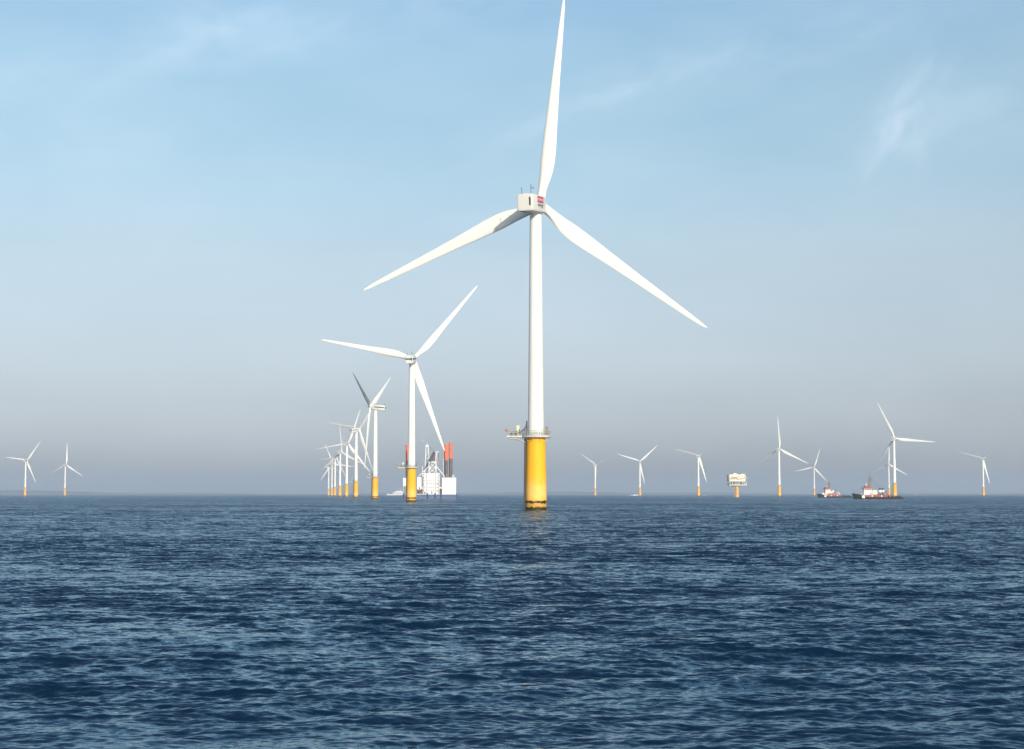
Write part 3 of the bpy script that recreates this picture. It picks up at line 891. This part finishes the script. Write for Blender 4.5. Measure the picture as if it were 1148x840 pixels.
def build_tug(px, dist, label, variant):
    root = empty('tug_boat', ((px - 574) / 1850 * dist, dist, 0), R_(-4 if variant == 0 else 5))
    tag(root, label, 'tug boat', 'tug boats')
    prof = ([0, .1, .17, .22, .28, .75, .86, 1], [5.1, 4.4, 3.8, 2.6, 1.9, 1.7, 1.9, 1.6])
    sh = lambda t: float(np.interp(t, *prof))
    hull = ship_hull(44, 11, sh, .8).build('hull', M['hull_black'], root)
    pt = MB()
    for (x0, x1, z0, z1) in ((-14.0, -11.6, .8, 2.8), (-13.4, -11.9, 2.8, 3.3)):
        pt.box(x0, x1, -5.62, -5.3, z0, z1)
    pt.build('bow_emblem', M['tug_cream'], hull, .08)
    fd = MB()
    for k in range(9):
        x = -8 + k * 3.4
        ring = []
        fd.tube((x, -5.55, 1.0), (x, -5.95, 1.0), .55, n=12)
    fd.build('tyre_fender', M['hull_black'], hull)
    rb = MB(); rb.box(-14.6, 7.2, -4.9, 4.9, 1.5, 3.5)
    if variant == 1: rb.box(-9.5, 3.0, -4.6, 4.6, 3.5, 5.6)
    ro = rb.build('lower_deckhouse', M['tug_red'], root, .12)
    w0 = None
    for k in range(6):
        if w0 is None:
            q = MB(); q.tube((0, -.06, 0), (0, .06, 0), .34, n=12); w0 = q.build('porthole', M['window'], ro); o = w0
        else:
            o = w0.copy(); COL.objects.link(o); o.parent = ro
        o.location = (-8.5 + 2.6 * k, -4.92, 2.6)
    dz = 0 if variant == 0 else 1.6
    h1 = MB(); h1.box(-12.2, -5.2, -3.8, 3.8, 3.5, 6.9 + dz); o1 = h1.build('deckhouse', M['tug_cream'] if variant else M['ship_white'], root, .1)
    dd = MB(); dd.box(-6.6, -5.8, -3.86, -3.74, 3.7, 5.7); dd.build('door', M['window'], o1)
    wh = MB(); wh.loft([[(-11.4, -3.3, 6.9 + dz), (-5.6, -3.3, 6.9 + dz), (-5.6, 3.3, 6.9 + dz), (-11.4, 3.3, 6.9 + dz)],
                        [(-11.9, -3.3, 9.1 + dz), (-5.4, -3.3, 9.1 + dz), (-5.4, 3.3, 9.1 + dz), (-11.9, 3.3, 9.1 + dz)]], False)
    wo = wh.build('wheelhouse', M['ship_white'], root)
    for k in range(4):
        q = MB(); q.box(-11.0 + k * 1.35, -10.0 + k * 1.35, -3.36, -3.28, 7.6 + dz, 8.7 + dz); q.build('window', M['window'], wo)
    rf = MB(); rf.box(-13.0, -5.2, -3.9, 3.9, 9.1 + dz, 10.0 + dz); rf.box(-11.2, -6.4, -2.6, 2.6, 10.0 + dz, 11.5 + dz)
    rf.build('roof', M['tug_red'], wo, .12)
    rl = MB()
    for zz in (4.3, 4.9):
        rl.path([(-14.4, -4.8, zz), (7, -4.8, zz)], .06, 5)
    for k in range(12): rl.tube((-14.4 + k * 1.95, -4.8, 3.5), (-14.4 + k * 1.95, -4.8, 4.9), .06, n=5)
    rl.build('railing', M['ship_white'], root)
    h2 = MB(); h2.box(-5.2, -.4, -3.4, 3.4, 3.5, 7.6) if variant == 0 else h2.box(-5.2, -2.6, -3, 3, 5.6, 7.6)
    h2.build('aft_house', M['tug_cream'], root, .6 if variant == 0 else .15)
    ms = MB(); lattice(ms, (-6.9, 0, 11.2 + dz), (-6.2, 0, 19.6), 1.3, .11, 4)
    ms.tube((-6.2, 0, 19.6), (-6.2, 0, 23.6 if variant == 0 else 21), .16, .06, 6)
    ms.tube((-8.2, 0, 16.4), (-4.6, 0, 16.4), .12, n=6); ms.tube((-4.8, 0, 10), (-4.9, 0, 18.4), .2, .14, 8); ms.box(-8.0, -6.0, -.3, .3, 17.2, 17.6)
    ms.build('mast', M['mast_brown'], root)
    if variant == 0:
        for (x, y) in ((1.9, -2.6), (5.1, 2.6)):
            q = MB(); q.lathe([(1.45, 3.4), (1.45, 8.0), (1.35, 8.1), (1.0, 8.2), (.95, 9.5), (.8, 9.5)], 16, c=(x, y))
            o = q.build('funnel', M['funnel'], root); fix_edges(o)
        w = MB(); w.box(6.8, 11.2, -2.8, 2.8, 1.6, 3.6); w.tube((8.8, -3, 3.4), (8.8, 3, 3.4), 1.0, n=14); w.tube((11, -1, 2), (11.6, -1, 5.2), .25, n=6)
        w.build('towing_winch', M['tug_red'], root)
    else:
        q = MB(); q.lathe([(.05, 6.4), (.9, 6.7), (1.35, 7.6), (1.35, 8.3), (.9, 9.2), (.05, 9.5)], 14, c=(-1.6, -1)); q.build('dome', M['ship_white'], root)
        q = MB(); q.path([(3.0, -2, 3.4), (4.4, -2, 7.2), (6.2, -2, 6.2), (6.8, -2, 2.2)], .28, 6); q.path([(3.0, 2, 3.4), (4.4, 2, 7.2), (6.2, 2, 6.2), (6.8, 2, 2.2)], .28, 6)
        q.tube((4.4, -2, 7.2), (4.4, 2, 7.2), .28, n=6); q.build('stern_frame', M['ship_white'], root)
        q = MB(); q.box(-15.6, -12.4, -2, 2, 3.5, 5.6); q.tube((-15, 0, 5.6), (-14, 0, 7), .3, n=6); q.build('anchor_windlass', M['ship_white'], root)
    for x in (9.5, 13, 16, 19):
        bo = MB(); bo.tube((x, -4.2, 1.3), (x, -4.2, 2.9), .35, n=10); bo.tube((x - .5, -4.2, 2.4), (x + .5, -4.2, 2.4), .16, n=6)
        bo.build('bollard', M['hull_black'], root)
    for x in (12, 15.5, 18):
        bo = MB(); bo.box(x, x + 1.6, -1.5, 2.0, 1.3, 2.7); bo.build('deck_locker', M['hull_black'], root, .08)
    if variant == 0:
        q = MB(); q.path([(7.6, -2.6, 1.6), (7.6, -2.6, 6.8), (7.6, 2.6, 6.8), (7.6, 2.6, 1.6)], .2, 6); q.build('tow_gantry', M['mast_brown'], root)
    for k in range(3):
        q = MB(); x = -13.6 + k * 8.0
        q.box(x, x + 1.1, -4.93, -4.905, 2.0, 3.3); q.build('door', M['tug_cream'] if k else M['hull_black'], ro)
    q = MB(); q.tube((-9.5, 0, 11.2 + dz), (-9.5, 0, 14.2 + dz), .12, n=6); q.box(-10.6, -8.4, -.2, .2, 12.6 + dz, 12.9 + dz); q.build('radar', M['ship_white'], root)
    q = MB(); q.path([(-21.0, 0, 5.2), (-9.6, 0, 13.6 + dz)], .07, 5); q.path([(-6.2, 0, 19.4), (8.0, 0, 3.6)], .07, 5); q.build('stay_wire', M['dark'], root)


build_tug(982.6, 1450, 'bigger and nearer black tug with red roof and two banded funnels', 0)
build_tug(934.2, 2100, 'smaller farther tug with black hull and broad red deckhouse', 1)


# ------------------------------------------------------------------ substation
def build_substation():
    root = empty('offshore_substation', ((825.6 - 574) / 1850 * 2560, 2560, 0), R_(6))
    root.scale = (.885, .885, .885)
    tag(root, 'cream offshore substation, a boxy module on one ochre pillar', 'substation')
    p = MB(); p.lathe([(3.6, -3), (3.5, 0), (3.4, 19)], 24); p.tube((-2, 0, 14), (-9, 0, 20.5), .8, n=8); p.tube((2, 0, 16), (7, 0, 20.5), .6, n=8)
    p.tube((-4.2, -1, -2), (-4.2, -1, 18), .35, n=8)
    fix_edges(p.build('pillar', M['oss_yellow'], root))
    d = MB(); d.box(-15, 15.5, -9, 9, 20.4, 21.6)
    for x in (-14.5, -10, -4, 2, 8, 15): d.box(x - .35, x + .35, -8.8, -8.1, 21.6, 27.4)
    for x in (-14.5, 15): d.box(x - .35, x + .35, 8.1, 8.8, 21.6, 27.4)
    do = d.build('lower_deck', M['oss'], root)
    r = MB()
    for z in (22.3, 22.9): r.path([(-15, -9, z), (15.5, -9, z)], .1, 5)
    for k in range(16): r.tube((-15 + k * 2.03, -9, 21.6), (-15 + k * 2.03, -9, 22.9), .1, n=5)
    r.build('railing', M['oss'], do)
    for (x0, x1, z1) in ((-8.5, -2.2, 25.6), (4, 11, 25.2), (-13.5, -10.5, 24.5)):
        e = MB(); e.box(x0, x1, -6, 6, 21.65, z1); e.box(x0 + .4, x1 - .4, -6.3, -5.9, 22.2, z1 - .6); e.build('transformer', M['rust'], root, .1)
    m = MB(); m.box(-15.5, 2.0, -9.5, 9.5, 27.4, 39.5); m.box(2.0, 13.6, -8.6, 9, 27.4, 38.8); m.box(-8, -2, -7, 4, 39.5, 41.6); m.box(5, 12, -6, 6, 38.8, 40.2)
    mo = m.build('module', M['oss'], root, .1)
    g = MB()
    for x in (-12, -9.2, -6.4, -3.6): g.box(x, x + 2.2, -9.58, -9.45, 32, 35.4)
    g.build('louvre', M['oss_grey'], mo)
    for (x, z, w, h_) in ((-13.6, 36.4, .9, 1.4), (-1.2, 29.2, 1.3, 2.2), (.4, 34.2, .9, 2.6), (4.4, 30, 1.3, 2.2), (9.8, 33, 2.4, 1.2), (11.6, 36, .9, 1.4)):
        q = MB(); yf = -9.56 if x < 2 else -8.66
        q.box(x, x + w, yf, yf + .1, z, z + h_); q.build('opening', M['rust'], mo)
    q = MB(); q.box(-15.7, 2.1, -10.2, -9.52, 31.0, 31.35); q.box(2.12, 13.7, -9.9, -8.62, 32.0, 32.35)
    for k in range(9): q.tube((-15.5 + k * 2.15, -10.1, 31.3), (-15.5 + k * 2.15, -10.1, 32.5), .09, n=5)
    q.tube((-15.5, -10.1, 32.5), (1.7, -10.1, 32.5), .09, n=5); q.build('walkway', M['oss_grey'], mo)
    for (x, z0, z1) in ((-12.5, 39.5, 41.0), (3.6, 38.8, 41.0), (-.4, 39.5, 40.6)):
        q = MB(); q.tube((x, -5, z0), (x, -5, z1), .7, n=10); q.build('roof_vent', M['oss_grey'], mo)
    for (x0, x1, z0, xp) in ((13.6, 17.4, 32.6, 17.2), (-17.2, -15.5, 31, -17.0), (-17.2, -15.5, 35.5, -17.0)):
        b = MB(); b.box(x0, x1, -8, -3, z0, z0 + .7); b.tube((xp, -7.8, z0 + .4), (xp, -7.8, z0 + 2.6), .16, n=5); b.build('balcony', M['oss'], mo)
    a = MB(); a.tube((-16.2, -8, 37), (-16.6, -8, 42.4), .18, n=5); a.tube((12.8, -6, 38), (13.4, -6, 43), .2, n=5); a.build('antenna', M['oss'], mo)
    c = MB(); lattice(c, (10, 0, 39), (13.8, -4, 40.5), .9, .12, 4); c.build('crane', M['cream'], mo)


build_substation()


# ------------------------------------------------------------------ far boats and a gull
def build_ship(px, dist, L_, label, name, cat, tall):
    root = empty(name, ((px - 574) / 1850 * dist, dist, 0), R_(3))
    tag(root, label, cat)
    sh = lambda t: float(np.interp(t, [0, .2, .6, 1], [L_ * .085, L_ * .06, L_ * .05, L_ * .055]))
    h = ship_hull(L_, L_ * .17, sh, .85).build('hull', M['ship_white'], root)
    h.data.materials[0] = M['ship_white']
    s = MB(); a = L_ * .05
    s.box(-L_ * .22, L_ * .34, -L_ * .065, L_ * .065, a, a + L_ * .05 * tall)
    s.box(-L_ * .12, L_ * .22, -L_ * .055, L_ * .055, a + L_ * .05 * tall, a + L_ * .085 * tall)
    so_ = s.build('superstructure', M['ship_white'], root, .2)
    w = MB(); w.box(-L_ * .2, L_ * .3, -L_ * .0655, -L_ * .064, a + L_ * .02 * tall, a + L_ * .032 * tall); w.build('window', M['window'], so_)
    st = MB(); st.tube((0, 0, a + L_ * .08 * tall), (0, 0, a + L_ * .17 * tall), L_ * .006, n=6); st.tube((L_ * .14, 0, a + L_ * .08 * tall), (L_ * .15, 0, a + L_ * .13 * tall), L_ * .022, n=10)
    st.build('mast', M['ship_white'], root)
    return root


build_ship(446, 7600, 100, 'long white ship far off, half hidden behind the left end of the barge', 'white_ship', 'ship', 1.7)
build_ship(711.5, 6300, 34, 'low white boat at the foot of the turbine with the wide V of blades', 'white_boat', 'boat', .8)
build_ship(789, 6800, 13, 'tiny white boat just right of the turbine next to the substation', 'white_boat', 'boat', 2.2)
build_ship(1025.3, 7600, 11, 'tiny white boat on the horizon between the two rightmost turbines', 'white_boat', 'boat', 1.8)


def build_gull():
    mb = MB(); rings = []
    for (x, r, z) in ((-.24, .01, .02), (-.2, .035, .02), (-.14, .045, .01), (-.06, .075, 0), (.06, .07, 0), (.16, .04, .01), (.26, .03, .02), (.3, .01, .02)):
        rings.append([(x, r * math.cos(2 * math.pi * i / 10), z + r * math.sin(2 * math.pi * i / 10)) for i in range(10)])
    mb.loft(rings, True)
    for s in (-1, 1):
        sec = []
        for (y, z, x0, x1, t) in ((.03, .02, -.1, .09, .02), (.28, .16, -.13, .04, .014), (.5, .15, -.08, .05, .01), (.68, .1, .0, .07, .004)):
            sec.append([(x0, s * y, z), ((x0 + x1) / 2, s * y, z + t), (x1, s * y, z), ((x0 + x1) / 2, s * y, z - t)])
        mb.loft(sec, True)
    o = mb.build('gull', M['gull'])
    d = 430
    o.location = ((474.2 - 574) / 1850 * d, d, CAM_H + (554.5 - 494.6) / 1850 * d); o.rotation_euler = (R_(25), R_(-8), R_(70))
    tag(o, 'white gull flying above the crane of the jack-up barge', 'bird')


build_gull()


# ------------------------------------------------------------------ haze
def build_haze():
    mb = MB(); mb.box(-19800, 19800, -19800, 19800, -8, 150)
    m = bpy.data.materials.new('haze_air'); m.use_nodes = True; nt = m.node_tree
    nt.nodes.remove(nt.nodes['Principled BSDF'])
    v = nd(nt, 'ShaderNodeVolumePrincipled')
    v.inputs['Color'].default_value = HAZE_COLOR + (1,); v.inputs['Density'].default_value = HAZE_DENSITY
    v.inputs['Anisotropy'].default_value = 0.0
    nt.links.new(v.outputs[0], nt.nodes['Material Output'].inputs['Volume'])
    o = mb.build('haze', m); tag(o, 'pale sea haze thickening towards the horizon', 'haze', kind='stuff')


build_haze()
